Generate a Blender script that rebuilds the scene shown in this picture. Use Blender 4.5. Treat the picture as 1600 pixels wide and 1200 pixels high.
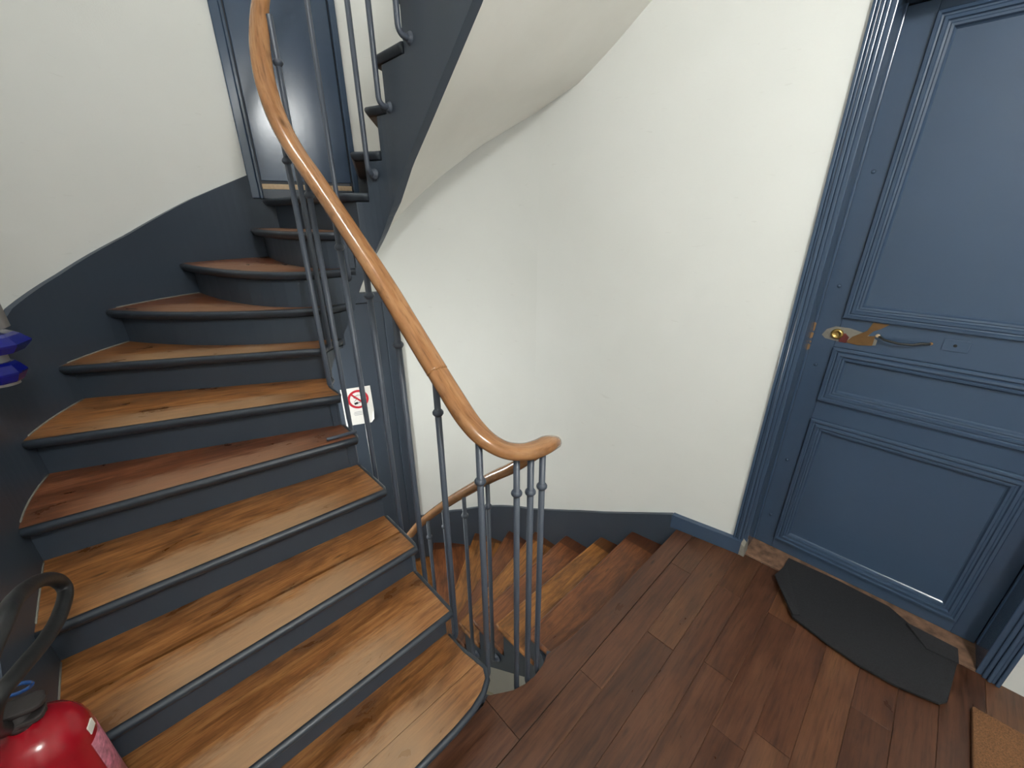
import bpy, math, random
from mathutils import Vector, Matrix
random.seed(7)
S = bpy.context.scene
COL = S.collection
for o in list(bpy.data.objects):
    bpy.data.objects.remove(o, do_unlink=True)

# ------------------------------------------------------------------ camera
R_ = 0.16                      # riser height
EYE = 10.4 * R_
FPX = 635.0
def cam_basis():
    d = Vector(((806 - 800) / FPX, -(2132 - 600) / FPX, -1.0)).normalized()   # straight down, seen by the camera
    up = -d
    fw = Vector((0, 0, -1)); y = (fw - up * fw.dot(up)).normalized()
    x = y.cross(up)
    return Matrix((x, y, up))
cam = bpy.data.cameras.new('camera'); camo = bpy.data.objects.new('camera', cam); COL.objects.link(camo)
cam.sensor_width = 36.0; cam.lens = FPX / 1600 * 36; cam.clip_start = 0.02
camo.matrix_world = Matrix.Translation((0, 0, EYE)) @ cam_basis().to_4x4()
S.camera = camo
# ------------------------------------------------------------------ world, light level
wd = bpy.data.worlds.new('world'); S.world = wd; wd.use_nodes = True
wd.node_tree.nodes['Background'].inputs[0].default_value = (0.9, 0.95, 1, 1)
wd.node_tree.nodes['Background'].inputs[1].default_value = 0.05
S.view_settings.view_transform = 'Standard'; S.view_settings.look = 'None'
S.view_settings.gamma = 1.0; S.view_settings.use_curve_mapping = False
S.view_settings.exposure = 0.0
LAMP_LANDING, LAMP_UP, FILL_HALF, FILL_DOWN = 208.0, 78.0, 58.0, 70.0

# ------------------------------------------------------------------ plan frame: u runs into the stairwell, w across it
A0 = math.radians(44)
U = (-math.sin(A0), math.cos(A0)); W = (math.cos(A0), math.sin(A0))
def P(u, w, z=0.0):
    return Vector((U[0] * u + W[0] * w, U[1] * u + W[1] * w, z))

# ------------------------------------------------------------------ node helpers and materials
def lin(c):
    return tuple(((v / 255) / 12.92 if v / 255 <= .04045 else ((v / 255 + .055) / 1.055) ** 2.4) for v in c) + (1.0,)
class M:
    def __init__(s, name, rough=.5, spec=.5, metal=0):
        s.m = bpy.data.materials.new(name); s.m.use_nodes = True
        s.t = s.m.node_tree; s.b = s.t.nodes['Principled BSDF']
        s.b.inputs['Roughness'].default_value = rough
        s.b.inputs['Specular IOR Level'].default_value = spec
        s.b.inputs['Metallic'].default_value = metal
    def n(s, typ, **kw):
        nd = s.t.nodes.new(typ)
        for k, v in kw.items():
            if isinstance(k, str) and hasattr(nd, k): setattr(nd, k, v)
        return nd
    def link(s, a, b): s.t.links.new(a, b)
    def coord(s, scale=(1, 1, 1), what='Object', rnd=False):
        tc = s.n('ShaderNodeTexCoord'); mp = s.n('ShaderNodeMapping')
        mp.inputs['Scale'].default_value = scale
        src = tc.outputs[what]
        if rnd:
            oi = s.n('ShaderNodeObjectInfo'); ad = s.n('ShaderNodeVectorMath', operation='ADD')
            ml = s.n('ShaderNodeMath', operation='MULTIPLY'); ml.inputs[1].default_value = 37.0
            s.link(oi.outputs['Random'], ml.inputs[0]); s.link(src, ad.inputs[0]); s.link(ml.outputs[0], ad.inputs[1])
            src = ad.outputs[0]
        s.link(src, mp.inputs['Vector']); return mp.outputs[0]
    def noise(s, vec, scale, detail=4, rough=.55, dist=0):
        nd = s.n('ShaderNodeTexNoise'); nd.inputs['Scale'].default_value = scale
        nd.inputs['Detail'].default_value = detail; nd.inputs['Roughness'].default_value = rough
        nd.inputs['Distortion'].default_value = dist
        s.link(vec, nd.inputs['Vector']); return nd.outputs['Fac']
    def ramp(s, fac, stops):
        r = s.n('ShaderNodeValToRGB'); e = r.color_ramp.elements
        while len(e) < len(stops): e.new(.5)
        for el, (p, c) in zip(e, stops): el.position = p; el.color = c if len(c) == 4 else c + (1,)
        s.link(fac, r.inputs[0]); return r.outputs[0]
    def mix(s, fac, a, b, mode='MIX'):
        m = s.n('ShaderNodeMix', data_type='RGBA', blend_type=mode)
        if isinstance(fac, (int, float)): m.inputs[0].default_value = fac
        else: s.link(fac, m.inputs[0])
        for i, v in ((6, a), (7, b)):
            if isinstance(v, tuple): m.inputs[i].default_value = v
            else: s.link(v, m.inputs[i])
        return m.outputs[2]
    def bump(s, h, strength=.2, dist=.01):
        b = s.n('ShaderNodeBump'); b.inputs['Strength'].default_value = strength; b.inputs['Distance'].default_value = dist
        s.link(h, b.inputs['Height']); s.link(b.outputs[0], s.b.inputs['Normal'])
    def col(s, c):
        if isinstance(c, tuple): s.b.inputs['Base Color'].default_value = c
        else: s.link(c, s.b.inputs['Base Color'])
    def rgh(s, sock): s.link(sock, s.b.inputs['Roughness'])
def g(v): return (v, v, v, 1)

def paint(name, rgb, rough=.38, wear=True):
    m = M(name, rough)
    v = m.coord()
    n1 = m.noise(v, 2.0, 2); n2 = m.noise(v, 45, 3)
    base = lin(rgb); lo = tuple(c * .94 for c in base[:3]) + (1,); hi = tuple(c * 1.06 for c in base[:3]) + (1,)
    c = m.ramp(n1, [(.2, lo), (.8, hi)])
    m.col(c)
    m.bump(n2, .06, .003)
    return m.m
BLUE = paint('blue_grey_gloss_paint', (60, 77, 99), .21)
BLUED = paint('blue_grey_stair_paint', (56, 65, 77), .42)
NOSE = paint('shadow_tinted_nosing_paint', (46, 53, 62), .4)  # stair paint darkened to stand in for the shadow band at the nosing
IRON = paint('grey_blue_iron_paint', (68, 75, 87), .40)
def wallmat():
    m = M('cream_wall_paint', .55, .35)
    v = m.coord(); n1 = m.noise(v, 1.1, 4); n2 = m.noise(v, 160, 3); n3 = m.noise(v, 9, 3)
    sc = m.noise(m.coord((4, 4, 22)), 3.2, 2, .5, .6)
    c = m.ramp(n1, [(.3, lin((222, 223, 219))), (.7, lin((229, 230, 227)))])
    sm = m.ramp(sc, [(.70, g(0)), (.78, g(.10))])
    c = m.mix(sm, c, lin((150, 146, 134)))
    m.col(c); m.bump(n2, .12, .003); return m.m
WALL = wallmat()
def soffmat():
    m = M('white_plaster', .6, .3); v = m.coord(); m.col(m.ramp(m.noise(v, 2), [(.3, lin((226, 224, 216))), (.7, lin((236, 234, 227)))]))
    m.bump(m.noise(v, 40), .15, .004); return m.m
PLASTER = soffmat()
def wood(name, cols, rough=.35, wear=None, uv=False, dark_end=False, scale=1.0, stain=.75):
    m = M(name, rough, .5)
    wh = 'UV' if uv else 'Object'
    v = m.coord((2.4 * scale, 30 * scale, 30 * scale), wh, True)
    vb = m.coord((2.0, 5.5, 5.5), wh, True)
    grain = m.noise(v, 2.2, 6, .62, .35)
    fine = m.noise(m.coord((9 * scale, 120 * scale, 120 * scale), wh, True), 2.0, 4, .6)
    blot = m.noise(vb, 2.6, 5, .6, .5)
    d, md, l = [lin(c) for c in cols]
    c = m.ramp(grain, [(.28, d), (.5, md), (.72, l)])
    st = m.ramp(blot, [(.34, g(stain)), (.56, g(0))])
    c = m.mix(st, c, tuple(x * .62 for x in d[:3]) + (1,))
    fr = m.ramp(fine, [(.30, g(.55)), (.5, g(0))])
    c = m.mix(fr, c, tuple(x * .45 for x in d[:3]) + (1,))
    kn = m.n('ShaderNodeTexVoronoi'); kn.inputs['Scale'].default_value = 3.0
    m.link(m.coord((1.0, 4.2, 4.2), wh, True), kn.inputs['Vector'])
    kr = m.ramp(kn.outputs['Distance'], [(.03, g(.85)), (.10, g(0))])
    c = m.mix(kr, c, tuple(x * .35 for x in d[:3]) + (1,))
    oi = m.n('ShaderNodeObjectInfo')
    hs = m.n('ShaderNodeHueSaturation')
    mr = m.n('ShaderNodeMapRange'); mr.inputs[3].default_value = .82; mr.inputs[4].default_value = 1.16
    m.link(oi.outputs['Random'], mr.inputs[0]); m.link(mr.outputs[0], hs.inputs['Value']); m.link(c, hs.inputs['Color'])
    c = hs.outputs[0]
    if wear:                                   # varnish walked off along the nosing
        tc = m.n('ShaderNodeTexCoord'); sp = m.n('ShaderNodeSeparateXYZ'); m.link(tc.outputs['Object'], sp.inputs[0])
        wn = m.noise(m.coord((5.0, 22, 1), 'Object', True), 2.0, 5, .68)
        ad = m.n('ShaderNodeMath', operation='MULTIPLY_ADD'); ad.inputs[1].default_value = -.16; m.link(wn, ad.inputs[0]); m.link(sp.outputs['Y'], ad.inputs[2])
        wr = m.ramp(ad.outputs[0], [(0.0, g(.62)), (.05, g(0))])
        ab = m.n('ShaderNodeMath', operation='ABSOLUTE'); m.link(sp.outputs['X'], ab.inputs[0])
        we = m.ramp(ab.outputs[0], [(.22, g(1)), (.40, g(.12))])
        c = m.mix(m.mix(1.0, wr, we, 'MULTIPLY'), c, lin(wear))
    if dark_end:                               # darker band at the wall end of the tread
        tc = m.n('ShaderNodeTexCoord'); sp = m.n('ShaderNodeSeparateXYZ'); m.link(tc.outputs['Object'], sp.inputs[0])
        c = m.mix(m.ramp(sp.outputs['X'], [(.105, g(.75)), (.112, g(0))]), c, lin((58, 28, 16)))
    m.col(c)
    m.rgh(m.ramp(blot, [(.3, g(rough * .75)), (.7, g(rough * 1.35))]))
    m.bump(fine, .12, .003)
    return m.m
TREAD = wood('worn_varnished_oak', ((98, 58, 28), (146, 95, 52), (172, 121, 72)), .33, wear=(176, 144, 112))
TREADR = wood('reddish_varnished_oak', ((84, 46, 28), (118, 70, 44), (144, 92, 62)), .34, wear=(164, 126, 100))
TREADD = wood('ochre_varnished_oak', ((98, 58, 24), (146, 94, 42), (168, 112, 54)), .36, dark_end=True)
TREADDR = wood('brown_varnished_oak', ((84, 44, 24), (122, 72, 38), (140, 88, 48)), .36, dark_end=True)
BOARD = wood('dark_stained_floorboard', ((58, 34, 22), (82, 50, 33), (96, 62, 42)), .36, scale=.5, stain=.4)
BOARDL = wood('brown_floorboard', ((66, 40, 26), (90, 57, 37), (102, 69, 45)), .36, scale=.5, stain=.4)
RAIL = wood('polished_rail_wood', ((146, 98, 60), (172, 122, 80), (190, 144, 102)), .16, uv=True, scale=.8, stain=.2)
def plain(name, rgb, rough=.5, metal=0, spec=.5, bump=0, nscale=60, var=.12):
    m = M(name, rough, spec, metal); v = m.coord(); n = m.noise(v, nscale, 3)
    b = lin(rgb); m.col(m.ramp(n, [(.3, tuple(c * (1 - var) for c in b[:3]) + (1,)), (.7, tuple(min(1, c * (1 + var)) for c in b[:3]) + (1,))]))
    if bump: m.bump(n, bump, .004)
    return m.m
RED = plain('red_enamel', (142, 14, 28), .2, nscale=8)
BLACK = plain('black_rubber', (26, 27, 29), .45, bump=.1)
LEVER = plain('worn_black_lever', (58, 54, 54), .38, metal=.4, bump=.1)
MATB = plain('black_rubber_mat', (27, 27, 31), .75, bump=.5, nscale=180, var=.3)
COIR = plain('brown_coir_mat', (112, 76, 46), .95, bump=.9, nscale=260, var=.4)
BRASS = plain('brass', (190, 160, 96), .28, metal=.9)
RAWW = plain('bare_chipped_wood', (132, 98, 62), .8, bump=.5)
VARN = plain('brown_bare_wood_patch', (96, 68, 32), .5, bump=.3, nscale=20)
SILL = plain('worn_sill_wood', (112, 84, 66), .7, bump=.4, nscale=25, var=.5)
PALE = plain('pale_raw_wood', (188, 164, 134), .7)
PAPER = plain('white_paper', (228, 226, 222), .6, var=.02)
REDINK = plain('red_print', (176, 26, 44), .5)
BLKINK = plain('black_print', (24, 24, 28), .5)
GREYINK = plain('grey_print', (150, 150, 155), .5)
BLUEP = plain('glossy_navy_plastic', (12, 20, 104), .12, nscale=6)
GREYP = plain('light_grey_plastic', (150, 150, 148), .5, nscale=20, var=.05)
BLUER = plain('blue_plastic_ring', (40, 90, 160), .3)
LABELM = plain('pink_white_label_print', (158, 92, 106), .35, nscale=90, var=.5)
WHITEP = plain('white_tag', (225, 222, 214), .5)
DARK = plain('dark_void', (12, 12, 13), .8)
LOWFLOOR = plain('pale_lower_floor', (214, 208, 186), .6)
SEAM = plain('dusty_joint_filler', (122, 88, 66), .9)
CHIP = plain('chipped_edge_filler', (120, 116, 108), .8, bump=.4)
def glow(name, rgb, s):
    m = bpy.data.materials.new(name); m.use_nodes = True; b = m.node_tree.nodes['Principled BSDF']
    b.inputs['Base Color'].default_value = (.9, .9, .9, 1); b.inputs['Emission Color'].default_value = rgb + (1,); b.inputs['Emission Strength'].default_value = s
    return m

# ------------------------------------------------------------------ object helpers
def tag(o, label=None, cat=None, group=None, kind=None):
    for k, v in (('label', label), ('category', cat), ('group', group), ('kind', kind)):
        if v: o[k] = v
    return o
def empty(name, loc, label=None, cat=None, group=None, kind=None):
    o = bpy.data.objects.new(name, None); COL.objects.link(o); o.location = loc; o.empty_display_size = .1
    return tag(o, label, cat, group, kind)
def world_loc(o):
    v = Vector(o.location)
    while o.parent: o = o.parent; v = v + Vector(o.location)      # parents are never rotated
    return v
def obj(name, verts, faces, mat, parent=None, origin=None, ang=0.0, smooth=False, mats=None, midx=None, attr=None, uvs=None, weld=False):
    verts = [Vector(v) for v in verts]
    if origin is None:
        n = len(verts); origin = Vector((sum(v.x for v in verts) / n, sum(v.y for v in verts) / n, min(v.z for v in verts)))
    origin = Vector(origin); ri = Matrix.Rotation(-ang, 3, 'Z')
    me = bpy.data.meshes.new(name); me.from_pydata([tuple(ri @ (v - origin)) for v in verts], [], faces)
    for mm in (mats or [mat]): me.materials.append(mm)
    if midx:
        for p, i in zip(me.polygons, midx): p.material_index = i
    if smooth:
        for p in me.polygons: p.use_smooth = True
    if attr:
        a = me.attributes.new('border', 'FLOAT', 'POINT')
        for i, v in enumerate(attr): a.data[i].value = v
    if uvs:
        l = me.uv_layers.new(name='UVMap')
        for p in me.polygons:
            for li, vi in zip(p.loop_indices, p.vertices): l.data[li].uv = uvs[vi]
    me.update()
    o = bpy.data.objects.new(name, me); COL.objects.link(o)
    if parent is not None:
        o.parent = parent; o.location = origin - world_loc(parent)
    else: o.location = origin
    o.rotation_euler = (0, 0, ang)
    return o
def fix(o):
    import bmesh
    bm = bmesh.new(); bm.from_mesh(o.data); bmesh.ops.recalc_face_normals(bm, faces=bm.faces); bm.to_mesh(o.data); bm.free(); return o
def bevel(o, w, seg=2):
    md = o.modifiers.new('bevel', 'BEVEL'); md.width = w; md.segments = seg; md.limit_method = 'ANGLE'; return o
def hexa(c):      # 8 corner points: four low (ccw), four high
    return list(c), [(3, 2, 1, 0), (4, 5, 6, 7), (0, 1, 5, 4), (1, 2, 6, 5), (2, 3, 7, 6), (3, 0, 4, 7)]
def box(name, f, a0, a1, b0, b1, c0, c1, mat, parent=None, bv=0, **kw):   # box in a mapped frame f(a,b,c)
    v, fc = hexa([f(a0, b0, c0), f(a1, b0, c0), f(a1, b1, c0), f(a0, b1, c0), f(a0, b0, c1), f(a1, b0, c1), f(a1, b1, c1), f(a0, b1, c1)])
    o = fix(obj(name, v, fc, mat, parent, **kw))
    if bv: bevel(o, bv)
    return o
def prism(name, poly, z0, z1, mat, parent=None, **kw):     # poly: list of (u,w)
    n = len(poly); v = [P(u, w, z0) for u, w in poly] + [P(u, w, z1) for u, w in poly]
    f = [tuple(range(n - 1, -1, -1)), tuple(range(n, 2 * n))] + [(i, (i + 1) % n, n + (i + 1) % n, n + i) for i in range(n)]
    return fix(obj(name, v, f, mat, parent, **kw))
def sweep(pts, prof, ups=None, closed_prof=True, caps=True):   # pts: Vectors; prof: list of (side, up); returns verts, faces, uvs
    V, F, UV = [], [], []; n = len(pts); m = len(prof); L = 0
    for i, p in enumerate(pts):
        t = (pts[min(i + 1, n - 1)] - pts[max(i - 1, 0)]).normalized()
        up = Vector((0, 0, 1)) if ups is None else ups[i]
        side = t.cross(up)
        if side.length < 1e-5: side = Vector((1, 0, 0))
        side.normalize(); up2 = side.cross(t).normalized()
        if i: L += (p - pts[i - 1]).length
        for j, (a, b) in enumerate(prof):
            V.append(p + side * a + up2 * b); UV.append((L, a * 1.0 + j * .004))
    for i in range(n - 1):
        for j in range(m if closed_prof else m - 1):
            j2 = (j + 1) % m
            F.append((i * m + j, i * m + j2, (i + 1) * m + j2, (i + 1) * m + j))
    if caps and closed_prof:
        F.append(tuple(range(m - 1, -1, -1))); F.append(tuple((n - 1) * m + j for j in range(m)))
    return V, F, UV
def circ(r, n=10): return [(r * math.cos(2 * math.pi * i / n), r * math.sin(2 * math.pi * i / n)) for i in range(n)]
def tube(name, pts, r, mat, parent=None, n=10, **kw):
    pts = [Vector(p) for p in pts]; k = len(pts); V, F = [], []
    ts = [(pts[min(i + 1, k - 1)] - pts[max(i - 1, 0)]).normalized() for i in range(k)]
    a = ts[0].orthogonal().normalized()
    for i in range(k):                          # frames carried along the path without twist
        if i: a = ts[i - 1].rotation_difference(ts[i]) @ a
        b = ts[i].cross(a)
        V += [pts[i] + a * x + b * y for x, y in circ(r, n)]
    for i in range(k - 1):
        for j in range(n): F.append((i * n + j, i * n + (j + 1) % n, (i + 1) * n + (j + 1) % n, (i + 1) * n + j))
    F += [tuple(range(n))[::-1], tuple((k - 1) * n + j for j in range(n))]
    return fix(obj(name, V, F, mat, parent, smooth=True, **kw))
def lathe(name, c, prof, mat, parent=None, n=28, axis=None, smooth=True):     # prof: (r, h) list; axis: Vector direction
    c = Vector(c); ax = Vector(axis).normalized() if axis is not None else Vector((0, 0, 1))
    q = Vector((0, 0, 1)).rotation_difference(ax)
    V, F = [], []; m = len(prof)
    for i in range(n):
        a = 2 * math.pi * i / n
        for r, h in prof: V.append(c + q @ Vector((r * math.cos(a), r * math.sin(a), h)))
    for i in range(n):
        i2 = (i + 1) % n
        for j in range(m - 1): F.append((i * m + j, i2 * m + j, i2 * m + j + 1, i * m + j + 1))
    F.append(tuple(i * m for i in range(n))[::-1]); F.append(tuple(i * m + m - 1 for i in range(n)))
    return fix(obj(name, V, F, mat, parent, smooth=smooth, origin=c))
def catmull(pts, k=8):
    pts = [Vector(p) for p in pts]; out = []
    for i in range(len(pts) - 1):
        p0 = pts[max(i - 1, 0)]; p1 = pts[i]; p2 = pts[i + 1]; p3 = pts[min(i + 2, len(pts) - 1)]
        for j in range(k):
            t = j / k
            out.append(.5 * ((2 * p1) + (p2 - p0) * t + (2 * p0 - 5 * p1 + 4 * p2 - p3) * t * t + (3 * p1 - p0 - 3 * p2 + p3) * t ** 3))
    out.append(pts[-1]); return out
def interp(x, tab):
    if x <= tab[0][0]: return tab[0][1]
    for (a, va), (b, vb) in zip(tab, tab[1:]):
        if x <= b: return va + (vb - va) * (x - a) / (b - a)
    return tab[-1][1]

# ------------------------------------------------------------------ the two plan curves: well (inner) and wall (outer)
CU, CW = 1.74, .775
HALF = math.pi * .2
def inner(s, R=.2):
    fl = 1.0
    if s < 0: return (CU + s, CW - R)
    if s <= HALF:
        a = s / .2; return (CU + R * math.sin(a), CW - R * math.cos(a))
    return (CU - (s - HALF), CW + R)
OC, OW, OR = 1.74, .74, 1.16
OHALF = math.pi * OR
RW = [(-4, 2.03), (.35, 2.03), (.66, 1.975), (.92, 1.94), (1.118, 1.915), (1.395, 1.90), (1.74, 1.90)]
def outer(t, off=0.0):
    if t < 0: return (OC + t, OW - OR - off)
    if t <= OHALF:
        a = t / OR; r = OR + off; return (OC + r * math.sin(a), OW - r * math.cos(a))
    u = OC - (t - OHALF); return (u, interp(u, RW) + off)
def dg(a): return math.radians(a) * OR
def tu(u): return OHALF + OC - u

# ------------------------------------------------------------------ walls, ceilings, lower floor
Z0, ZC, ZT = -3.2, 2.98, 4.9
TH = .12
def wall(name, ts, zs, skip=lambda t, z: False, mat=None):
    V, F, SM, ix = [], [], [], {}
    nt, nzz = len(ts), len(zs)
    solid = lambda i, j: 0 <= i < nt - 1 and 0 <= j < nzz - 1 and not skip((ts[i] + ts[i + 1]) / 2, (zs[j] + zs[j + 1]) / 2)
    def vid(i, j, layer, grp):
        key = (i, j, layer, grp)
        if key not in ix: ix[key] = len(V); V.append(P(*outer(ts[i], TH if layer else 0.0), zs[j]))
        return ix[key]
    for i in range(nt - 1):
        for j in range(nzz - 1):
            if not solid(i, j): continue
            F.append(tuple(vid(a, b, 0, 0) for a, b in ((i, j), (i + 1, j), (i + 1, j + 1), (i, j + 1)))); SM.append(True)
            F.append(tuple(vid(a, b, 1, 0) for a, b in ((i, j + 1), (i + 1, j + 1), (i + 1, j), (i, j)))); SM.append(True)
            for di, dj, e in ((-1, 0, ((i, j + 1), (i, j))), (1, 0, ((i + 1, j), (i + 1, j + 1))), (0, -1, ((i, j), (i + 1, j))), (0, 1, ((i + 1, j + 1), (i, j + 1)))):
                if not solid(i + di, j + dj):
                    F.append(tuple(vid(a, b, l, (i, j, di, dj)) for (a, b), l in ((e[0], 0), (e[1], 0), (e[1], 1), (e[0], 1)))); SM.append(False)
    o = obj(name, V, F, mat or WALL, origin=P(*outer(ts[len(ts) // 2]), zs[0]))
    for p, q in zip(o.data.polygons, SM): p.use_smooth = q
    return tag(o, kind='structure')
DOOR_UP = (dg(88.8), dg(119.0), 1.76, 3.86)
DOOR_LOW = (dg(94.0), dg(126.6), -1.28, 1.175)
def arc_skip(t, z): return any(a < t < b and c < z < d for a, b, c, d in (DOOR_UP, DOOR_LOW))
wall('wall_left', [-4.14, 0], [Z0, ZC, ZT])
arc_ts = sorted(set([dg(i * 3) for i in range(61)] + [DOOR_UP[0], DOOR_UP[1], DOOR_LOW[0], DOOR_LOW[1]]))
wall('wall_back', arc_ts, [Z0, -1.28, 1.175, 1.76, 3.86, ZT], arc_skip)
DL, DR, DW, DTOP = .345, -.525, 2.175, 2.325        # entrance door opening, leaf plane
wall('wall_right', [OHALF + .001 * 0 + x for x in (0, .115, .23, .345, .484, .622, .72, .82, .95, 1.08, 1.24, OC - DL, OC - DR, 2.9, 4.14)], [Z0, 0, DTOP, ZT],
     lambda t, z: tu(DL) < t < tu(DR) and 0 < z < DTOP)
tag(fix(box('wall_rear', P, -2.52, -2.40, -.42, 2.03, Z0, ZC, WALL)), kind='structure')
tag(box('ceiling', P, -2.40, .50, -.42, 2.15, ZC, ZC + .2, PLASTER), kind='structure')
tag(box('wall_upper_landing', P, .44, .50, -.42, 2.1, ZC + .2, ZT, WALL), kind='structure')
tag(box('ceiling_stairwell', P, .44, 3.1, -.6, 2.2, ZT, ZT + .1, PLASTER), kind='structure')
tag(box('floor_lower', P, -2.40, 3.05, -.54, 2.15, Z0 - .1, Z0, LOWFLOOR), kind='structure')

# ------------------------------------------------------------------ landing floor: slab with single boards
EDGE = [(-.42, .73), (.56, .745), (.60, .758), (.64, .732), (.68, .706), (.73, .690), (.775, .684), (.83, .690), (.875, .706), (.92, .70), (1.0, .682), (1.2, .672), (1.975, .664)]
floor = box('floor', P, -2.40, .56, -.42, 2.03, -.22, -.0035, SEAM); tag(floor, kind='structure')
ub = [.575, .470, .352, .245, .135, .025, -.085, -.195, -.31, -.42, -.54, -.66, -.78, -.90, -1.02, -1.14, -1.26, -1.4, -1.55, -1.7, -1.85, -2.0, -2.2, -2.40]
ang_w = math.atan2(W[1], W[0])
def board(poly, z1, mat):
    o = prism('board', poly, -.012, z1, mat, floor, ang=ang_w); bevel(o, .0008, 1); return o
gp = .0007
rb = random.Random(3)
# front board with the edge cut round the well
front = [(u - .001, w) for w, u in EDGE]
left = [p for p in front if p[1] <= .60]; right = [p for p in front if p[1] > .60]
wj = .585
board([(.577, -.42), (.577, wj - gp), (.752, wj - gp)] + [(u, w) for u, w in left if w < wj][::-1], 0, BOARD)
board([(.577, wj + gp)] + [(.577, 2.03 - .06), ] + right[::-1] + [(.757, .60), (.752, wj + gp)], .0006, BOARD)
for i, (u1, u0) in enumerate(zip(ub, ub[1:])):
    ws = [-.42]; x = -.42 + rb.uniform(.3, 1.0)
    while x < 1.8: ws.append(x); x += rb.uniform(.55, 1.15)
    ws.append(2.03 if u0 > .35 or u1 < DR else 2.03)
    for w0, w1 in zip(ws, ws[1:]):
        board([(u0 + gp, w0 + gp), (u1 - gp, w0 + gp), (u1 - gp, w1 - gp), (u0 + gp, w1 - gp)], rb.uniform(-.0008, .0008), rb.choice([BOARD, BOARD, BOARDL]))

# ------------------------------------------------------------------ stairs
SA = {1: -1.01, 2: -.831, 3: -.619, 4: -.415, 5: -.212, 6: -.103, 7: .09, 8: .205, 9: .275, 10: .325, 11: .370, 12: .428, 13: .513, 14: .580, 15: .748, 16: .898, 17: 1.05, 18: 1.2, 19: 1.4, 20: 1.62}
TA = {1: -1.05, 2: -.84, 3: -.62, 4: -.33, 5: -.03, 6: dg(14), 7: dg(30.5), 8: dg(46), 9: dg(66.5), 10: dg(86.5), 11: dg(91), 12: dg(119), 13: dg(131), 14: dg(151), 15: dg(168), 16: tu(1.70), 17: tu(1.395), 18: tu(1.118), 19: tu(.919), 20: tu(.664)}
CTRL = {8: (2.12, .25), 9: (1.91, .40), 10: (1.94, .57)}
SD = {18: 1.678, 17: 1.456, 16: 1.228, 15: 1.023, 14: .878, 13: .768, 12: .63, 11: .53, 10: .44, 9: .36, 8: .28, 7: .2}
TD = {18: tu(.664), 17: tu(.919), 16: tu(1.118), 15: tu(1.395), 14: tu(1.70), 13: dg(168), 12: dg(151), 11: dg(131), 10: dg(112), 9: dg(95), 8: dg(78), 7: dg(60)}
def curve(s, t, ctrl=None, R=.205, off=.002, n=14):
    a = inner(s, R); b = outer(t, off)
    if ctrl is None: ctrl = ((a[0] + b[0]) / 2, (a[1] + b[1]) / 2)
    out = []
    for i in range(n + 1):
        x = i / n; out.append(tuple((1 - x) ** 2 * a[k] + 2 * x * (1 - x) * ctrl[k] + x * x * b[k] for k in (0, 1)))
    return out
def seg(fn, a, b, step):
    n = max(1, int(abs(b - a) / step)); return [fn(a + (b - a) * i / n) for i in range(n + 1)]
T1FRONT = [(.695, -.42), (.690, 0), (.688, .25), (.690, .40), (.697, .48), (.712, .535), (.735, .572), (.765, .588), (.81, .584), (.86, .574)]
def offset2d(line, d):       # shift an open polyline to its left by d
    out = []
    for i, p in enumerate(line):
        a = Vector(line[max(i - 1, 0)]); b = Vector(line[min(i + 1, len(line) - 1)]); t = (b - a).normalized(); out.append((p[0] - t.y * d, p[1] + t.x * d))
    return out
TTH = .038; NP = .018
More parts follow.
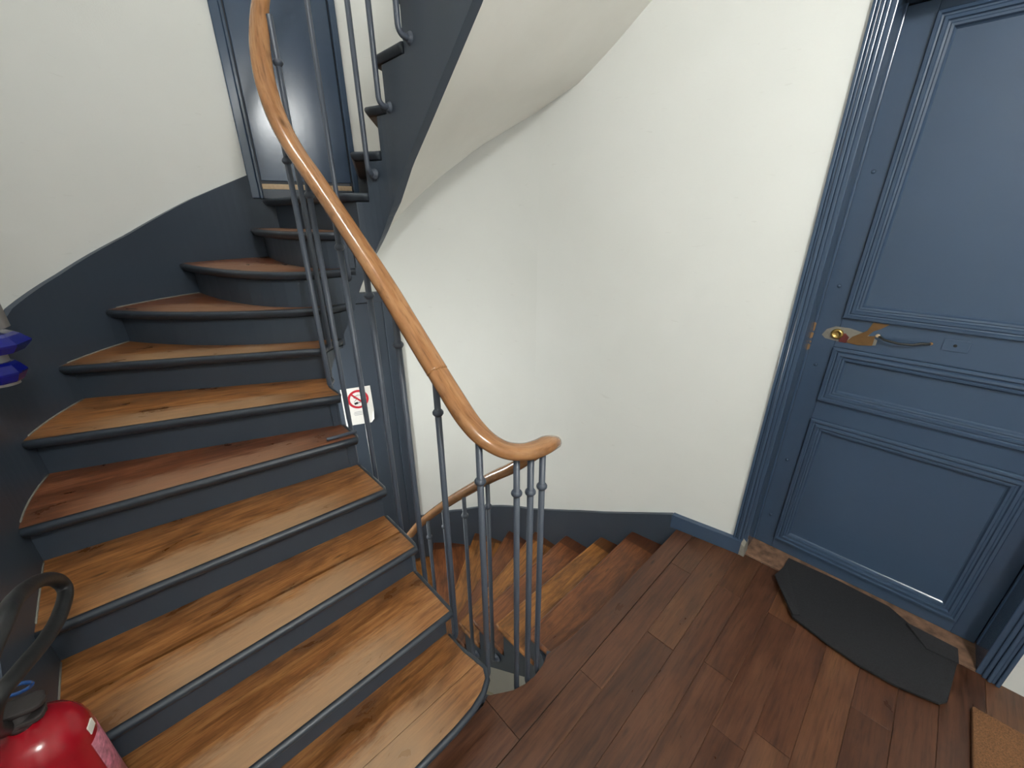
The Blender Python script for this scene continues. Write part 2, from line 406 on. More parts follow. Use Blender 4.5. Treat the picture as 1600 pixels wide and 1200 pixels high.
def step(root, k, SS, TT, z, mats, split=(0, 1), border=False, ctrls=CTRL):
    s0, t0, s1, t1 = SS[k], TT[k], SS[k + 1], TT[k + 1]
    c0, c1 = ctrls.get(k), ctrls.get(k + 1)
    def cc(f):
        if c0 is None and c1 is None: return None
        a = curve(s0, t0, c0)[7]; b = curve(s1, t1, c1)[7]
        if f == 0: return c0
        if f == 1: return c1
        m = (a[0] * (1 - f) + b[0] * f, a[1] * (1 - f) + b[1] * f)
        ia = inner(s0 + (s1 - s0) * f, .205); ob = outer(t0 + (t1 - t0) * f)
        return (2 * m[0] - .5 * (ia[0] + ob[0]), 2 * m[1] - .5 * (ia[1] + ob[1]))
    base0 = curve(s0 + NP, t0 + NP, c0)                       # where the wood meets the painted nosing
    a, b = P(*base0[0]), P(*base0[-1]); ang = math.atan2((a - b).y, (a - b).x)     # local x runs wall -> well, local y into the flight
    org = (a + b) / 2 if not border else b; org.z = z
    for f0, f1 in zip(split, split[1:]):
        if k == 1 and SS is SA:
            fr = T1FRONT if f0 == 0 else [(u + .10, w) for u, w in [(.69, -.42), (.69, .575)]]
            bk = [(.795 - .002, .575), (.795 - .002, -.42)] if f1 < 1 else [(inner(s1 + .07)[0], .572), (inner(s1 + .07)[0], -.42)]
            if f0 == 0: poly = [p for p in fr if p[0] < .79 or f1 == 1] + ([(.793, .584)] if f1 < 1 else []) + bk[(1 if f1 < 1 else 0):]
            else: poly = [(.795, -.42), (.795, .583), (.81, .582), (.86, .574)] + bk
        else:
            e0 = .0014 if f0 > 0 else 0; e1 = .0014 if f1 < 1 else 0
            sa = s0 + NP + (s1 - s0 - NP) * f0 + e0 if f0 > 0 else s0 + NP
            ta = t0 + NP + (t1 - t0 - NP) * f0 + e0 if f0 > 0 else t0 + NP
            sb = s0 + (s1 - s0) * f1 - e1 if f1 < 1 else s1 + .078
            tb = t0 + (t1 - t0) * f1 - e1 if f1 < 1 else t1 + .082
            front = curve(sa, ta, cc(f0)); back = curve(sb, tb, cc(f1))
            poly = front + seg(lambda t: outer(t, .002), ta, tb, .06)[1:-1] + back[::-1] + seg(lambda s: inner(s, .205), sb, sa, .02)[1:-1]
        n = len(poly)
        o = prism('tread', poly, z - TTH, z, mats[k % len(mats)], root, origin=org, ang=ang)
        o.data.materials.append(BLUED)
        for p in o.data.polygons: p.material_index = 1 if p.index == 0 or (p.index > 1 and len(split) == 2) else 0
    # painted half-round nosing along the front and round the open end
    if k == 1 and SS is SA: line = [(u, w) for u, w in T1FRONT] + [(.905, .568), inner(s1 + .05, .205)]
    else: line = base0[::-1] + seg(lambda s: inner(s, .205), s0 + NP, s1 + .055, .02)[1:]
    line2 = []
    for p in line:
        if not line2 or math.dist(p, line2[-1]) > .004: line2.append(p)
    pr = [(0, 0), (NP * .6, -.002), (NP * .92, -.007), (NP, -.013), (NP * .9, -.019), (NP * .45, -.030), (0, -TTH)]
    V, F = [], []; m = len(pr)
    for i, p in enumerate(line2):
        a2 = Vector(line2[max(i - 1, 0)]); b2 = Vector(line2[min(i + 1, len(line2) - 1)]); t = (b2 - a2).normalized()
        nx, ny = -t.y, t.x
        # outward = away from the tread: towards lower step / the well
        for d, h in pr: V.append(P(p[0] + (-1 if NSIGN else 1) * nx * d, p[1] + (-1 if NSIGN else 1) * ny * d, z + h))
    for i in range(len(line2) - 1):
        for j in range(m):
            j2 = (j + 1) % m; F.append((i * m + j, i * m + j2, (i + 1) * m + j2, (i + 1) * m + j))
    F.append(tuple(range(m))); F.append(tuple((len(line2) - 1) * m + j for j in range(m))[::-1])
    fix(obj('nosing', V, F, NOSE if not border else mats[k % len(mats)], root, smooth=True, origin=org, ang=ang))
NSIGN = False
def riser(root, k, SS, TT, zlo, zhi, ctrls=CTRL):
    c = ctrls.get(k)
    if k == 1 and SS is SA:
        line = [(.74, -.42), (.735, .0), (.735, .40), (.745, .50), (.77, .55), (.81, .565)]
    else: line = curve(SS[k] + .058, TT[k] + .062, c, R=.201)
    n = len(line); b = [(u + .016 * 1, w) for u, w in line]
    dirv = Vector(inner(SS[k] + .07)) - Vector(inner(SS[k] + .05)); 
    V = []
    mid = Vector(curve(SS[k + 1], TT[k + 1], ctrls.get(k + 1))[7]) - Vector(curve(SS[k], TT[k], c)[7]); mid.normalize()
    for z in (zlo, zhi):
        for (u, w) in line: V.append(P(u, w, z))
    for z in (zlo, zhi):
        for (u, w) in line: V.append(P(u + mid.x * .014, w + mid.y * .014, z))
    F = []
    for i in range(n - 1):
        F += [(i, i + 1, n + i + 1, n + i), (2 * n + i, 3 * n + i, 3 * n + i + 1, 2 * n + i + 1), (n + i, n + i + 1, 3 * n + i + 1, 3 * n + i), (i, 2 * n + i, 2 * n + i + 1, i + 1)]
    F += [(0, n, 3 * n, 2 * n), (n - 1, 3 * n - 1, 4 * n - 1, 2 * n - 1)]
    o = fix(obj('riser', V, F, BLUED, root))
    for p in o.data.polygons: p.use_smooth = False
    return o
def string(root, name, s_a, s_b, ztop, zbot, R=.2, th=.035, breaks=(), pathf=None, mat=None):
    pathf = pathf or inner
    xs = sorted(set([s_a + (s_b - s_a) * i / 90 for i in range(91)] + [b for b in breaks if s_a < b < s_b] + [b + 1e-4 for b in breaks if s_a < b < s_b]))
    V, F = [], []
    for s in xs:
        a = pathf(s, R); b = pathf(s, R + th); zt = ztop(s); zb = min(zbot(s), zt - .01)
        V += [P(*a, zb), P(*b, zb), P(*b, zt), P(*a, zt)]
    for i in range(len(xs) - 1):
        q = i * 4
        for j in range(4): F.append((q + j, q + (j + 1) % 4, q + 4 + (j + 1) % 4, q + 4 + j))
    F += [(0, 1, 2, 3), tuple(4 * (len(xs) - 1) + j for j in (3, 2, 1, 0))]
    o = fix(obj(name, V, F, mat or BLUED, root))
    for p in o.data.polygons: p.use_smooth = abs(p.normal.z) < .3 and False
    return o

up = empty('staircase', P(.75, .1, 0), 'winding wooden staircase climbing left with blue risers and ochre treads', 'staircase')
for k in range(1, 20):
    step(up, k, SA, TA, k * R_, [TREAD, TREAD] if k not in (5, 8, 9, 10) else [TREADR], (0, .46, 1) if k == 1 else (0, .6, 1) if k == 3 else (0, 1))
    riser(up, k, SA, TA, (k - 1) * R_ - (.0 if k > 1 else 0), k * R_ - TTH)
ZB = [(-1.01, -.16), (-.831, -.02), (-.619, .13), (-.415, .31), (-.212, .52), (-.103, .70), (.0, .82), (.09, .91), (.14, .965), (.255, 1.10), (.339, 1.225), (.391, 1.34), (.44, 1.44), (.496, 1.53), (.58, 1.67), (.75, 1.855), (.898, 1.98), (1.198, 2.24), (1.62, 2.66)]
def saw(SS, zf, kmin, kmax, d=.062):
    def f(s):
        z = zf(kmin - 1)
        for k in range(kmin, kmax + 1):
            if s > SS[k] + d: z = zf(k)
        return z - TTH
    return f
string(up, 'well_string', SA[1] + .03, 1.6, saw(SA, lambda k: k * R_, 1, 19), lambda s: interp(s, ZB), breaks=[SA[k] + .062 for k in range(2, 20)])
# wall string on the left, its sloping top ends at the small door
WT = [(-1.25, 1.9), (-.84, 3.6), (-.33, 5.55), (-.03, 6.65), (dg(14), 7.65), (dg(27), 8.55), (dg(40), 9.09), (dg(57), 9.93), (dg(73), 10.9), (dg(88.7), 11.75), (dg(88.9), 10.99), (dg(119), 10.99), (dg(119.2), 12), (dg(130), 12)]
opath = lambda s, R: outer(s, R)
string(up, 'wall_string', -1.2, dg(130), lambda s: interp(s, WT) * R_, lambda s: interp(s, WT) * R_ - (.62 if s < dg(96) else .2), R=-.022, th=.03, pathf=opath, breaks=[dg(88.7), dg(88.9), dg(119), dg(119.2)])
# pale sealant where treads meet the wall string
for k in range(3, 9):
    xs = [TA[k] + .05 + (TA[k + 1] + .05 - TA[k] - .05) * i / 10 for i in range(11)]
    tube('sealant_bead', [P(*outer(t, -.022), k * R_ + .001) for t in xs], .0035, CHIP, up, 6)
# plaster underside of the whole flight
def soffit(root, prs, zin, zout, n=80):
    V, F = [], []
    ks = [prs[0][0] + (prs[-1][0] - prs[0][0]) * i / n for i in range(n + 1)]
    for k in ks:
        s = interp(k, [(a, b) for a, b, c in prs]); t = interp(k, [(a, c) for a, b, c in prs])
        a = inner(s, .225); b = outer(t, .01); za, zb = zin(s), zout(t)
        for j in range(7):
            x = j / 6; q = (a[0] + (b[0] - a[0]) * x, a[1] + (b[1] - a[1]) * x); z = za + (zb - za) * x
            V.append(P(*q, z))
    m = len(V)
    for v in list(V[:m]): V.append(v + Vector((0, 0, .02)))
    for i in range(n):
        for j in range(6):
            q = i * 7 + j; F.append((q, q + 1, q + 8, q + 7)); F.append((m + q, m + q + 7, m + q + 8, m + q + 1))
    return obj('soffit', V, F, PLASTER, root, smooth=True)
ZO = [(-1.05, -.8), (-.03, 3.3), (dg(30), 5.3), (dg(66), 7.2), (dg(91), 8.0), (dg(110), 8.7), (dg(123), 9.7), (dg(134), 10.95), (dg(146), 11.95), (dg(159), 12.85), (dg(169), 13.3), (dg(179), 13.65), (tu(1.48), 14.16), (tu(1.32), 14.75), (tu(1.125), 15.6), (tu(.9), 16.6), (tu(.69), 17.3)]
soffit(up, [(k, SA[k], TA[k]) for k in range(1, 21)], lambda s: interp(s, ZB) + .006 - (.07 if s < .16 else max(0, .07 - (s - .16) * .7)), lambda t: interp(t, ZO) * R_)

dn = empty('staircase', P(.95, 1.4, -R_), 'winding wooden staircase going down beside the cream wall from the landing', 'staircase')
def zD(k): return (k - 18) * R_
for k in range(17, 7, -1):
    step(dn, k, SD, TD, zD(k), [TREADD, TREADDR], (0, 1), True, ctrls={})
    riser(dn, k, SD, TD, zD(k - 1), zD(k) - TTH, ctrls={})
riser(dn, 18, {**SD, 19: SD[18] + .2}, {**TD, 19: TD[18] + .2}, zD(17), -.025, ctrls={})
string(dn, 'well_string', .2, 1.5, saw(SD, zD, 8, 17), lambda s: interp(s, [(.2, -2.1), (.53, -1.55), (.768, -1.2), (1.023, -.86), (1.456, -.5), (1.6, -.4)]), breaks=[SD[k] + .062 for k in range(8, 18)])
WD = [(dg(126.8), -5.1), (dg(145), -4.61), (dg(169), -3.41), (tu(1.74), -2.85), (tu(1.316), -1.40), (tu(1.08), -.66), (tu(.70), .53), (tu(.66), .53)]
string(dn, 'wall_string', dg(126.8), tu(.665), lambda s: interp(s, WD) * R_, lambda s: interp(s, WD) * R_ - .62, R=-.022, th=.03, pathf=opath)
# curved fascia of the landing round the end of the well
def land(s, R):      # s = angle in degrees from the A side to the D side
    a = math.radians(s); return (.884 - R * math.cos(a), CW + R * math.sin(a))
fas = string(None, 'trim_1', -80, 38, lambda s: -.024, lambda s: -.24, R=.2, th=.03, pathf=land); tag(fas, kind='structure')
fas2 = string(dn, 'string_return', 38, 96, lambda s: -R_ - TTH, lambda s: -.5, R=.2, th=.03, pathf=land)
# skirting between the stairs and the door, along the landing walls
string(None, 'baseboard_right', tu(.70), tu(.352), lambda s: .086, lambda s: 0.002, R=-.030, th=.034, pathf=opath, mat=BLUE)['kind'] = 'structure'
string(None, 'baseboard_left', -4.1, -1.2, lambda s: .12, lambda s: 0.002, R=-.018, th=.022, pathf=opath, mat=BLUE)['kind'] = 'structure'

# ------------------------------------------------------------------ railing
rail_root = empty('stair_railing', P(.70, .775, 0), 'varnished wooden handrail on thin grey iron balusters around the narrow stairwell', 'railing')
prof = []
for i in range(16):
    a = 2 * math.pi * i / 16; x = math.cos(a) * .034; y = math.sin(a) * .029
    if y < -.012: x *= .86; y = -.012 - (-.012 - y) * .75
    if y > .017: y = .017 + (y - .017) * .55
    prof.append((x, y))
UPR = [(.965, .625, 1.236), (1.03, .625, 1.291), (1.12, .625, 1.368), (1.225, .625, 1.458), (1.445, .620, 1.636), (1.60, .606, 1.775), (1.72, .588, 1.893), (1.80, .580, 2.0), (1.85, .582, 2.11), (1.885, .60, 2.23), (1.905, .635, 2.35), (1.915, .69, 2.47), (1.91, .76, 2.58), (1.88, .84, 2.69), (1.81, .90, 2.80), (1.70, .925, 2.91), (1.5, .93, 3.08), (1.3, .93, 3.25)]
LOWR = [(.965, .625, 1.236), (.91, .625, 1.190), (.83, .625, 1.128), (.775, .642, 1.08), (.735, .680, 1.045), (.712, .735, 1.024), (.706, .79, 1.015), (.716, .85, 1.004), (.755, .91, .965), (.82, .945, .90), (.90, .952, .82), (.986, .95, .735), (1.147, .95, .595), (1.466, .95, .29), (1.757, .945, -.02), (1.88, .90, -.20), (1.935, .80, -.36), (1.92, .70, -.48), (1.86, .64, -.58), (1.75, .62, -.70)]
for pts, nm in ((UPR, 'handrail'), (LOWR, 'handrail')):
    c = catmull([P(*p) for p in pts], 8)
    if pts is UPR: c[0] = c[0] + (c[1] - c[0]).normalized() * .0015
    V, F, UV = sweep(c, prof if pts is UPR else [(x * .97, y * .97) for x, y in prof])
    o = fix(obj(nm, V, F, RAIL, rail_root, smooth=True, uvs=UV))
tag(rail_root.children[0], 'upper length of orange varnished handrail'); tag(rail_root.children[1], 'lower length of handrail curling over the landing')
def railz(u, w, lo=False):
    best = None
    for p in catmull([P(*p) for p in (LOWR[:8] + UPR if not lo else LOWR)], 10) if False else RPTS['lo' if lo else 'up']:
        d = (p.x - P(u, w).x) ** 2 + (p.y - P(u, w).y) ** 2
        if best is None or d < best[0]: best = (d, p.z)
    return best[1]
RPTS = {'up': catmull([P(*p) for p in UPR], 12) + catmull([P(*p) for p in LOWR[:8]], 12), 'lo': catmull([P(*p) for p in LOWR[4:]], 12)}
BR = .0105
cmesh = None
def baluster(u, w, zf, lo=False, dirn=None, L=.045, zt=None, foot=True):
    global cmesh
    zt = zt or railz(u, w, lo) - .012
    if dirn is None:
        if u < CU: dirn = (0, -1) if w < CW else (0, 1)
        else:
            d = Vector((u - CU, w - CW)).normalized(); dirn = (d.x, d.y)
    pts = []
    r = .028
    for i in range(7):
        a = math.radians(15 * i)
        pts.append(P(u + dirn[0] * (L - (r * math.sin(a)) - (L - r)), w + dirn[1] * (L - (r * math.sin(a)) - (L - r)), zf + r - r * math.cos(a)))
    pts = [P(u + dirn[0] * L, w + dirn[1] * L, zf)] + pts + [P(u, w, zf + .2), P(u, w, zt)]
    b = tube('baluster', pts, BR, IRON, rail_root, 10, origin=P(u, w, zf))
    zc = zt - .135
    if cmesh is None:
        c = lathe('collar', P(u, w, zc), [(.010, -.012), (.0135, -.009), (.0175, -.003), (.0175, .003), (.0135, .009), (.010, .012)], IRON, None, 14); cmesh = c.data
    else:
        c = bpy.data.objects.new('collar', cmesh); COL.objects.link(c)
    c.parent = b; c.location = P(u, w, zc) - P(u, w, zf)
    if foot:
        lathe('rosette', P(u + dirn[0] * (L - .006), w + dirn[1] * (L - .006), zf), [(.011, -.012), (.016, -.010), (.016, -.004), (.021, -.002), (.023, .002), (.023, .006)], IRON, b, 14, axis=(P(*dirn)))
    return b
for u, w, zf in [(.78, .622, .06), (.976, .622, .08), (1.18, .622, .19), (1.345, .622, .30), (1.525, .62, .42), (1.713, .615, .56), (1.80, .588, .76), (1.865, .641, 1.10), (1.90, .795, 1.40), (1.805, .905, 1.83), (1.70, .932, 2.06), (1.515, .932, 2.235), (1.34, .93, 2.41)]:
    baluster(u, w, zf, L=(.05 if u < 1.75 else .04))
for u, w in ((.721, .714), (.707, .760), (.708, .814)):
    d = (Vector((u, w)) - Vector((.884, CW))).normalized(); baluster(u, w, -.055, False if w < .77 else True, (d.x, d.y), L=.03)
for u, w, zf in [(1.13, .94, -.58), (1.31, .94, -.74), (1.50, .94, -.86), (1.675, .94, -.98), (1.84, .905, -1.12)]:
    baluster(u, w, zf, True, L=.032)

tube('iron_pin', [P(1.585, .465, .812), P(1.583, .475, .812), P(1.566, .585, .812)], .0075, IRON, rail_root, 8)

# ------------------------------------------------------------------ entrance door on the right
def D(s, n, z): return P(.328 - s, DW - n, z)          # s along the leaf from the lock side, n towards the landing
LW = .836
door = empty('door_1', D(LW / 2, 0, 0), kind='structure')
def dbox(name, s0, s1, n0, n1, z0, z1, mat=None, parent=None, bv=.002): return box(name, D, s0, s1, n0, n1, z0, z1, mat or BLUE, parent or door, bv)
LT = 2.31
dbox('stile', 0, .083, -.04, 0, .012, LT); dbox('stile', .766, LW, -.04, 0, .012, LT)
pz = [(.077, .791), (.883, 1.135), (1.262, 2.275)]
for z0, z1 in ((.012, .077), (.791, .883), (1.135, 1.262), (2.275, LT)): dbox('rail', .083, .766, -.04, -.0005, z0, z1)
MP = [(0, -.01), (0, .010), (.003, .014), (.012, .015), (.015, .009), (.020, .008), (.024, .013), (.033, .014), (.036, .006), (.042, .005), (.045, .008), (.052, .007), (.056, -.004), (.062, -.010)]
for z0, z1 in pz:
    dbox('panel', .083 + .05, .766 - .05, -.03, -.008, z0 + .05, z1 - .05, bv=0)
    V, F = [], []
    for d, h in MP:
        for s, z in ((.083 + d, z0 + d), (.766 - d, z0 + d), (.766 - d, z1 - d), (.083 + d, z1 - d)): V.append(D(s, h, z))
    for i in range(len(MP) - 1):
        for j in range(4): F.append((i * 4 + j, i * 4 + (j + 1) % 4, i * 4 + 4 + (j + 1) % 4, i * 4 + 4 + j))
    fix(obj('panel_moulding', V, F, BLUE, door))
for z in (1.812, 1.388, 1.041, .54, .2): lathe('stud', D(.040, 0, z), [(.0075, 0), (.0065, .003), (.003, .005)], BLUE, door, 12, axis=D(0, 1, 0) - D(0, 0, 0))
# lock: bare patch, brass cylinder, brown plate, thin black pull, key plate
nd = D(0, 1, 0) - D(0, 0, 0)
def dpoly(name, pts, n0, n1, mat, parent=None):
    k = len(pts); V = [D(s, n0, z) for s, z in pts] + [D(s, n1, z) for s, z in pts]
    return fix(obj(name, V, [tuple(range(k)), tuple(range(k, 2 * k))] + [(i, (i + 1) % k, k + (i + 1) % k, k + i) for i in range(k)], mat, parent or door))
lockp = dpoly('lock_patch', [(.030, 1.178), (.042, 1.205), (.070, 1.222), (.120, 1.222), (.165, 1.212), (.215, 1.19), (.215, 1.168), (.16, 1.160), (.09, 1.160), (.045, 1.165)], 0, .0015, CHIP); lockp['label'] = 'bare pale patch with paint scraped off around the lock'
lathe('lock_cylinder', D(.082, .0015, 1.192), [(.022, 0), (.022, .006), (.017, .012), (.013, .012), (.012, .009), (.004, .009)], BRASS, door, 20, axis=nd)
dpoly('bare_wood', [(.118, 1.162), (.135, 1.19), (.175, 1.222), (.185, 1.258), (.235, 1.258), (.215, 1.238), (.195, 1.224), (.18, 1.20), (.205, 1.206), (.205, 1.165), (.16, 1.158)], .0005, .003, VARN)
dpoly('latch_tab', [(.095, 1.160), (.12, 1.16), (.125, 1.185), (.108, 1.20), (.095, 1.185)], .001, .006, plain('rust_red', (88, 30, 28), .5))
h = tube('door_pull', [D(.218, .004, 1.206), D(.222, .012, 1.206), D(.235, .020, 1.200), D(.28, .022, 1.194), D(.32, .020, 1.197), D(.342, .014, 1.206), D(.362, .006, 1.207), D(.366, .001, 1.207)], .0048, BLACK, door, 8); h['label'] = 'thin black pull handle'
lathe('pull_screw', D(.212, 0, 1.208), [(.008, 0), (.007, .003)], PALE, door, 10, axis=nd); lathe('pull_screw', D(.368, 0, 1.208), [(.006, 0), (.005, .004)], RAWW, door, 10, axis=nd)
kp = dbox('key_plate', .398, .468, 0, .003, 1.192, 1.236, bv=.003); lathe('keyhole', D(.431, .003, 1.214), [(.0055, 0), (.005, .0004)], DARK, kp, 12, axis=nd)
# casing, jambs, lintel
casing = empty('trim_2', P(.39, 2.03, 0), kind='structure')
for sgn, e in ((1, DL), (-1, DR)):
    for i, (a, b, hgt) in enumerate(((0.005, .018, .014), (.018, .030, .022), (.030, .040, .018), (.040, .052, .026))):
        a2, b2 = e + sgn * a, e + sgn * b
        if sgn < 0: a2, b2 = b2, a2
        box('casing_band', P, a2, b2, 2.03 - hgt, 2.03, .08 if (sgn > 0 and i > 0) else 0.001, DTOP + .05, BLUE, casing, .003)
    box('jamb', P, *( (e - .012, e + .006) if sgn > 0 else (e - .006, e + .012)), 2.03 - .004, 2.30, 0.001, DTOP, BLUE, casing, .003)
    box('door_stop', P, *( (e - .020, e - .010) if sgn > 0 else (e + .008, e + .016)), DW - .022, DW - .002, .03, DTOP - .01, BLUE, casing, .003)
box('lintel', P, DR, DL, 2.03, 2.30, DTOP - .012, DTOP + .02, BLUE, casing, .003)
box('head_casing', P, DR - .05, DL + .05, 2.005, 2.03, DTOP, DTOP + .06, BLUE, casing, .003)
for z0, z1, a in ((1.105, 1.135, .013), (1.137, 1.150, .016), (1.158, 1.188, .0125), (1.190, 1.232, .0145)):
    fix(obj('chipped_wood', *hexa([P(DL - .0205, DW - .0235, z0 + .006), P(DL - a, DW - .0235, z0), P(DL - a, DW - .021, z0), P(DL - .0205, DW - .021, z0 + .006), P(DL - .0205, DW - .0235, z1 - .004), P(DL - a + .002, DW - .0235, z1), P(DL - a + .002, DW - .021, z1), P(DL - .0205, DW - .021, z1 - .004)]), RAWW, casing))
box('door_backing', P, DR - .1, DL + .1, 2.235, 2.25, -.02, DTOP + .1, DARK, casing)
sill = box('trim_3', P, DR, DL, 2.03, 2.24, -.022, .010, SILL); bevel(sill, .004); tag(sill, kind='structure')
# chipped foot of the lock side jamb
fix(obj('chipped_foot', *hexa([P(.352, 2.0, .002), P(.325, 2.0, .002), P(.327, 2.06, .002), P(.350, 2.06, .002), P(.352, 2.005, .07), P(.335, 2.005, .055), P(.335, 2.05, .11), P(.350, 2.05, .12)]), CHIP, casing))

# ------------------------------------------------------------------ small doors in the curved back wall (upper and lower)
def chord_frame(a0, a1):
    p0 = Vector(outer(dg(a0))); p1 = Vector(outer(dg(a1))); d = (p1 - p0); L = d.length; d.normalize(); nrm = Vector((-d.y, d.x))
    if nrm.dot(Vector((OC, OW)) - p0) < 0: nrm = -nrm
    return (lambda s, n, z: P(p0.x + d.x * s + nrm.x * n, p0.y + d.y * s + nrm.y * n, z)), L
f2, L2 = chord_frame(88.8, 119.0)
d2 = empty('door_2', f2(L2 / 2, 0, 1.76), kind='structure')
box('frame_post', f2, 0, .045, -.10, .022, 1.76, 3.86, BLUE, d2, .006); box('frame_post', f2, .045, .06, -.1, .006, 1.76, 3.86, BLUE, d2, .003)
box('frame_post', f2, L2 - .035, L2, -.10, .016, 1.76, 3.86, BLUE, d2, .006); box('frame_head', f2, .06, L2 - .035, -.10, .015, 3.80, 3.86, BLUE, d2, .004)
box('leaf', f2, .066, L2 - .04, -.045, -.012, 1.855, 3.795, BLUE, d2, .004)
box('sill', f2, .06, L2 - .035, -.10, -.004, 1.76, 1.812, BLUED, d2, .004); box('sill_strip', f2, .066, L2 - .04, -.06, -.010, 1.812, 1.840, PALE, d2, .002)
f3, L3 = chord_frame(94.0, 126.6)
d3 = empty('door_3', f3(L3 / 2, 0, -1.28), kind='structure')
box('frame_post', f3, L3 - .10, L3, -.10, .018, -1.28, 1.175, BLUED, d3, .004); box('frame_post', f3, L3 - .165, L3 - .10, -.10, .006, -1.28, 1.11, BLUED, d3, .004)
box('frame_head', f3, 0, L3 - .10, -.10, .012, 1.11, 1.175, BLUED, d3, .004); box('frame_post', f3, 0, .05, -.10, .012, -1.28, 1.11, BLUED, d3, .004)
box('leaf', f3, .05, L3 - .165, -.04, -.006, -1.27, 1.10, BLUED, d3, .004)
box('hinge', f3, L3 - .175, L3 - .160, -.006, .012, .70, .82, BLUED, d3, .003)

# ------------------------------------------------------------------ no smoking notice on the lower door
nz = -.006
def N(s, n, z): return f3(SC + s, nz + n, z)
SC = .285
sign = empty('no_smoking_notice', N(0, 0, .19), 'white paper no smoking notice taped to lower blue door behind balusters', 'notice')
V = []; F = []
pts = [(-.105, .255), (-.105, .565), (.105, .565), (.105, .36), (.088, .262), (.03, .262)]
shp = [(-.105, .19), (-.105, .49), (.105, .49), (.108, .29), (.078, .185)]
k = len(shp)
fix(obj('paper', [N(s, .001, z) for s, z in shp] + [N(s, .0025, z) for s, z in shp], [tuple(range(k)), tuple(range(k, 2 * k))] + [(i, (i + 1) % k, k + (i + 1) % k, k + i) for i in range(k)], PAPER, sign))
fix(obj('curled_corner', [N(.108, .0025, .29), N(.078, .0025, .185), N(.10, .022, .22), N(.107, .003, .29), N(.079, .0032, .186), N(.099, .0215, .222)], [(0, 1, 2), (3, 5, 4), (0, 2, 5, 3), (2, 1, 4, 5), (1, 0, 3, 4)], PAPER, sign))
def ring(ro, ri, cx, cz, n0, n1, mat, nm):
    V, F = [], []; n = 40
    for i in range(n):
        a = 2 * math.pi * i / n
        for r in (ri, ro):
            for nn in (n0, n1): V.append(N(cx + r * math.cos(a), nn, cz + r * math.sin(a)))
    for i in range(n):
        a = i * 4; b = ((i + 1) % n) * 4
        F += [(a + 1, b + 1, b + 3, a + 3), (a, a + 2, b + 2, b), (a + 2, a + 3, b + 3, b + 2), (a, b, b + 1, a + 1)]
    return fix(obj(nm, V, F, mat, sign))
cx, cz = .008, .395
ring(.075, .058, cx, cz, .0022, .0034, REDINK, 'red_ring')
def strip(x0, z0, x1, z1, wd_, mat, nm, n1=.0036):
    d = Vector((x1 - x0, z1 - z0)).normalized(); q = Vector((-d.y, d.x)) * wd_ / 2
    c = [(x0 - q.x, z0 - q.y), (x1 - q.x, z1 - q.y), (x1 + q.x, z1 + q.y), (x0 + q.x, z0 + q.y)]
    v, f = hexa([N(a, .0022, b) for a, b in c] + [N(a, n1, b) for a, b in c]); return fix(obj(nm, v, f, mat, sign))
strip(cx - .046, cz + .046, cx + .046, cz - .046, .013, REDINK, 'red_bar', .0038)
strip(cx - .030, cz - .030, cx + .040, cz - .024, .010, GREYINK, 'cigarette', .0030); strip(cx - .030, cz - .034, cx - .005, cz - .028, .017, BLKINK, 'cigarette_tip', .0032)
cp = catmull([N(cx - .03, .003, cz - .018), N(cx - .012, .003, cz + .004), N(cx - .03, .003, cz + .018), N(cx + .002, .003, cz + .034), N(cx + .022, .003, cz + .028)], 5)
tube('smoke_line', cp, .0016, BLKINK, sign, 5)
for i, ln in enumerate((.062, .074, .066)): strip(cx - ln / 2 - .01, .292 - i * .012, cx + ln / 2 - .01, .292 - i * .012, .004, GREYINK, 'print_line', .0028)

# ------------------------------------------------------------------ mats
def slab(name, poly, z0, z1, mat, parent, zf=None):
    k = len(poly); zf = zf or (lambda u, w: 0)
    V = [P(u, w, z0 + zf(u, w)) for u, w in poly] + [P(u, w, z1 + zf(u, w)) for u, w in poly]
    return fix(obj(name, V, [tuple(range(k - 1, -1, -1)), tuple(range(k, 2 * k))] + [(i, (i + 1) % k, k + (i + 1) % k, k + i) for i in range(k)], mat, parent))
mat1 = empty('doormat', P(-.10, 1.85, 0), 'worn black rubber doormat with bent corner against the blue door', 'doormat')
MATP = [(.170, 2.105), (.171, 2.105)]
mp = [(.156, 2.14), (.160, 1.95), (.049, 1.77), (-.078, 1.736), (-.187, 1.717), (-.301, 1.722), (-.417, 1.753), (-.436, 1.781), (-.462, 2.03), (-.440, 2.07), (-.36, 2.06), (-.24, 2.14), (-.05, 2.15)]
slab('mat_sheet', mp, .011, .020, MATB, mat1)
slab('bent_corner', [(.150, 2.08), (.172, 1.945), (.052, 1.763), (.030, 1.80), (.10, 1.95)], .020, .025, MATB, mat1, lambda u, w: .014 if (u > .16 or w < 1.77) else 0)
slab('bent_edge', [(-.30, 2.07), (-.455, 2.065), (-.462, 2.0), (-.37, 1.99)], .020, .026, MATB, mat1, lambda u, w: .012 if w > 2.03 else 0)
mat2 = box('coir_mat', P, -1.15, -.50, 1.20, 1.828, .002, .020, COIR); bevel(mat2, .004); tag(mat2, 'brown coir mat at the lower right edge of the landing', 'doormat')

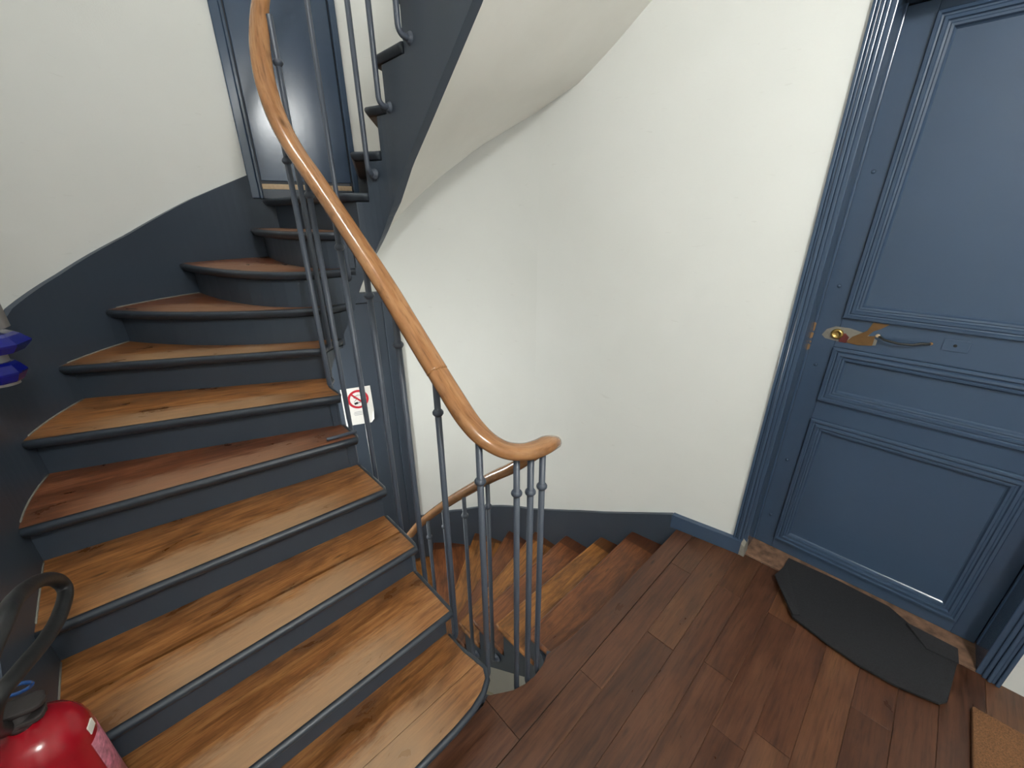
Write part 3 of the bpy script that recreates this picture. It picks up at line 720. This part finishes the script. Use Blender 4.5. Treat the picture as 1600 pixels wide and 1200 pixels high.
# ------------------------------------------------------------------ fire extinguisher on the second tread by the left wall
EX = (.965, -.34)
ez = 2 * R_
ext = empty('fire_extinguisher', P(*EX, ez), 'red fire extinguisher with black hose standing at the left wall of the stairs', 'fire extinguisher')
lathe('cylinder', P(*EX, ez), [(.062, 0), (.072, .006), (.073, .02), (.073, .395), (.070, .418), (.060, .440), (.042, .456), (.024, .464), (.018, .47)], RED, ext, 40)
lathe('base_ring', P(*EX, ez), [(.070, .0), (.0755, .002), (.0755, .03), (.0735, .034)], BLACK, ext, 36)
def EL(a, r, z): return P(EX[0] + r * math.cos(a), EX[1] + r * math.sin(a), z)
V, F = [], []
for i in range(15):
    a = math.radians(-20 + i * 10)
    V += [EL(a, .0738, ez + .12), EL(a, .0738, ez + .37), EL(a, .0728, ez + .12), EL(a, .0728, ez + .37)]
for i in range(14): q = i * 4; F += [(q, q + 4, q + 5, q + 1), (q + 2, q + 3, q + 7, q + 6), (q + 1, q + 5, q + 7, q + 3), (q, q + 2, q + 6, q + 4)]
fix(obj('printed_label', V, F, LABELM, ext, smooth=True))
V = []
for a in (95, 112):
    for z in (.385, .405): V += [EL(math.radians(a), .0745, ez + z), EL(math.radians(a), .072, ez + z)]
fix(obj('white_tag', V, [(0, 4, 6, 2), (1, 3, 7, 5), (0, 2, 3, 1), (4, 5, 7, 6), (2, 6, 7, 3), (0, 1, 5, 4)], WHITEP, ext))
lathe('valve', P(*EX, ez + .468), [(.017, 0), (.019, .008), (.019, .03), (.013, .036), (.013, .045)], LEVER, ext, 20)
def EXF(a, b, c):            # a: handle direction, b: across, c: up
    hd = math.radians(98); return P(EX[0] + a * math.cos(hd) - b * math.sin(hd), EX[1] + a * math.sin(hd) + b * math.cos(hd), ez + c)
def lever(nm, a0, a1, z0, z1, t):
    hw = .020; pts = []
    outl = [(a0, -hw), (a1 - .012, -hw), (a1 - .003, -hw * .7), (a1, 0), (a1 - .003, hw * .7), (a1 - .012, hw), (a0, hw)]
    k = len(outl); zz = lambda a: z0 + (z1 - z0) * (a - a0) / (a1 - a0)
    V = [EXF(a, b, zz(a)) for a, b in outl] + [EXF(a, b, zz(a) + t) for a, b in outl]
    o = fix(obj(nm, V, [tuple(range(k)), tuple(range(k, 2 * k))] + [(i, (i + 1) % k, k + (i + 1) % k, k + i) for i in range(k)], LEVER, ext)); bevel(o, .003); return o
lever('carry_handle', -.055, .036, .486, .478, .012); lever('squeeze_lever', -.055, .044, .512, .506, .010)
rp = [EXF(-.008 + .022 * math.cos(a), -.05 + .01 * math.sin(a), .512 + .020 * math.sin(a)) for a in [2 * math.pi * i / 20 for i in range(21)]]
tube('safety_ring', rp, .0036, BLUER, ext, 8)
hp = [P(.955, -.355, .81), P(.90, -.345, .875), P(.888, -.318, .935), P(.94, -.297, .93), P(1.03, -.28, .90), P(1.10, -.266, .89), P(1.17, -.258, .893), P(1.162, -.26, .935), P(1.072, -.26, 1.004), P(.963, -.26, 1.059), P(.858, -.26, 1.09), P(.76, -.30, 1.03), P(.72, -.34, .85), P(.78, -.36, .62), P(.86, -.375, .45)]
tube('hose', catmull(hp, 8), .0135, BLACK, ext, 12)

# ------------------------------------------------------------------ grey tube with blue collars on the left wall
GP = (1.725, -.285)
post = empty('upright_tube', P(*GP, 1.235), 'pale grey upright tube with two glossy navy collars on the left wall', 'tube')
lathe('grey_tube', P(*GP, 1.236), [(.029, 0), (.029, .145), (.058, .157), (.058, .95)], GREYP, post, 24)
for z, k in ((1.244, .60), (1.322, .96)):
    lathe('navy_collar', P(*GP, z), [(.034, 0), (.066 * k, .005), (.086 * k, .024), (.088 * k, .029), (.070 * k, .049), (.060 * k, .056), (.031, .057)], BLUEP, post, 8, smooth=False)
box('wall_bracket', P, GP[0] - .02, GP[0] + .02, -.398, GP[1] - .02, 1.30, 1.318, GREYP, post, .002)

# ------------------------------------------------------------------ lamps of the stairwell and added fill lights
def lamp(pt, power, label, rr=.11, axis=(0, 0, -1)):
    ax = Vector(axis).normalized()
    root = empty('added_wall_lamp' if abs(ax.z) < .5 else 'ceiling_lamp', pt, label, 'lamp')
    lathe('base', pt, [(.07, 0.001), (.07, .025), (.06, .03)], WHITEP, root, 24, axis=ax)
    lathe('globe', pt + ax * .022, [(.01 + rr * math.sin(math.pi * i / 12), rr - rr * math.cos(math.pi * i / 12)) for i in range(13)], glow('lit_globe', (.98, 1.0, .985), power), root, 24, axis=ax)
lamp(P(-1.0, .25, ZC), LAMP_LANDING, 'white globe lamp on the landing ceiling facing the stairs')
lamp(P(1.65, .45, ZT), LAMP_UP, 'white globe lamp high above the stairwell')
ha = outer(dg(68)); lamp(P(*ha, .35), FILL_HALF, 'added fill globe on the curved wall under the upward steps', .10, P(OC - ha[0], OW - ha[1]))  # unseen lamp, added to brighten the lower back wall
lamp(P(-.6, 1.0, -.22), FILL_DOWN, 'added fill globe under the landing', .09)  # unseen lamp, added so the floor below the well is lit
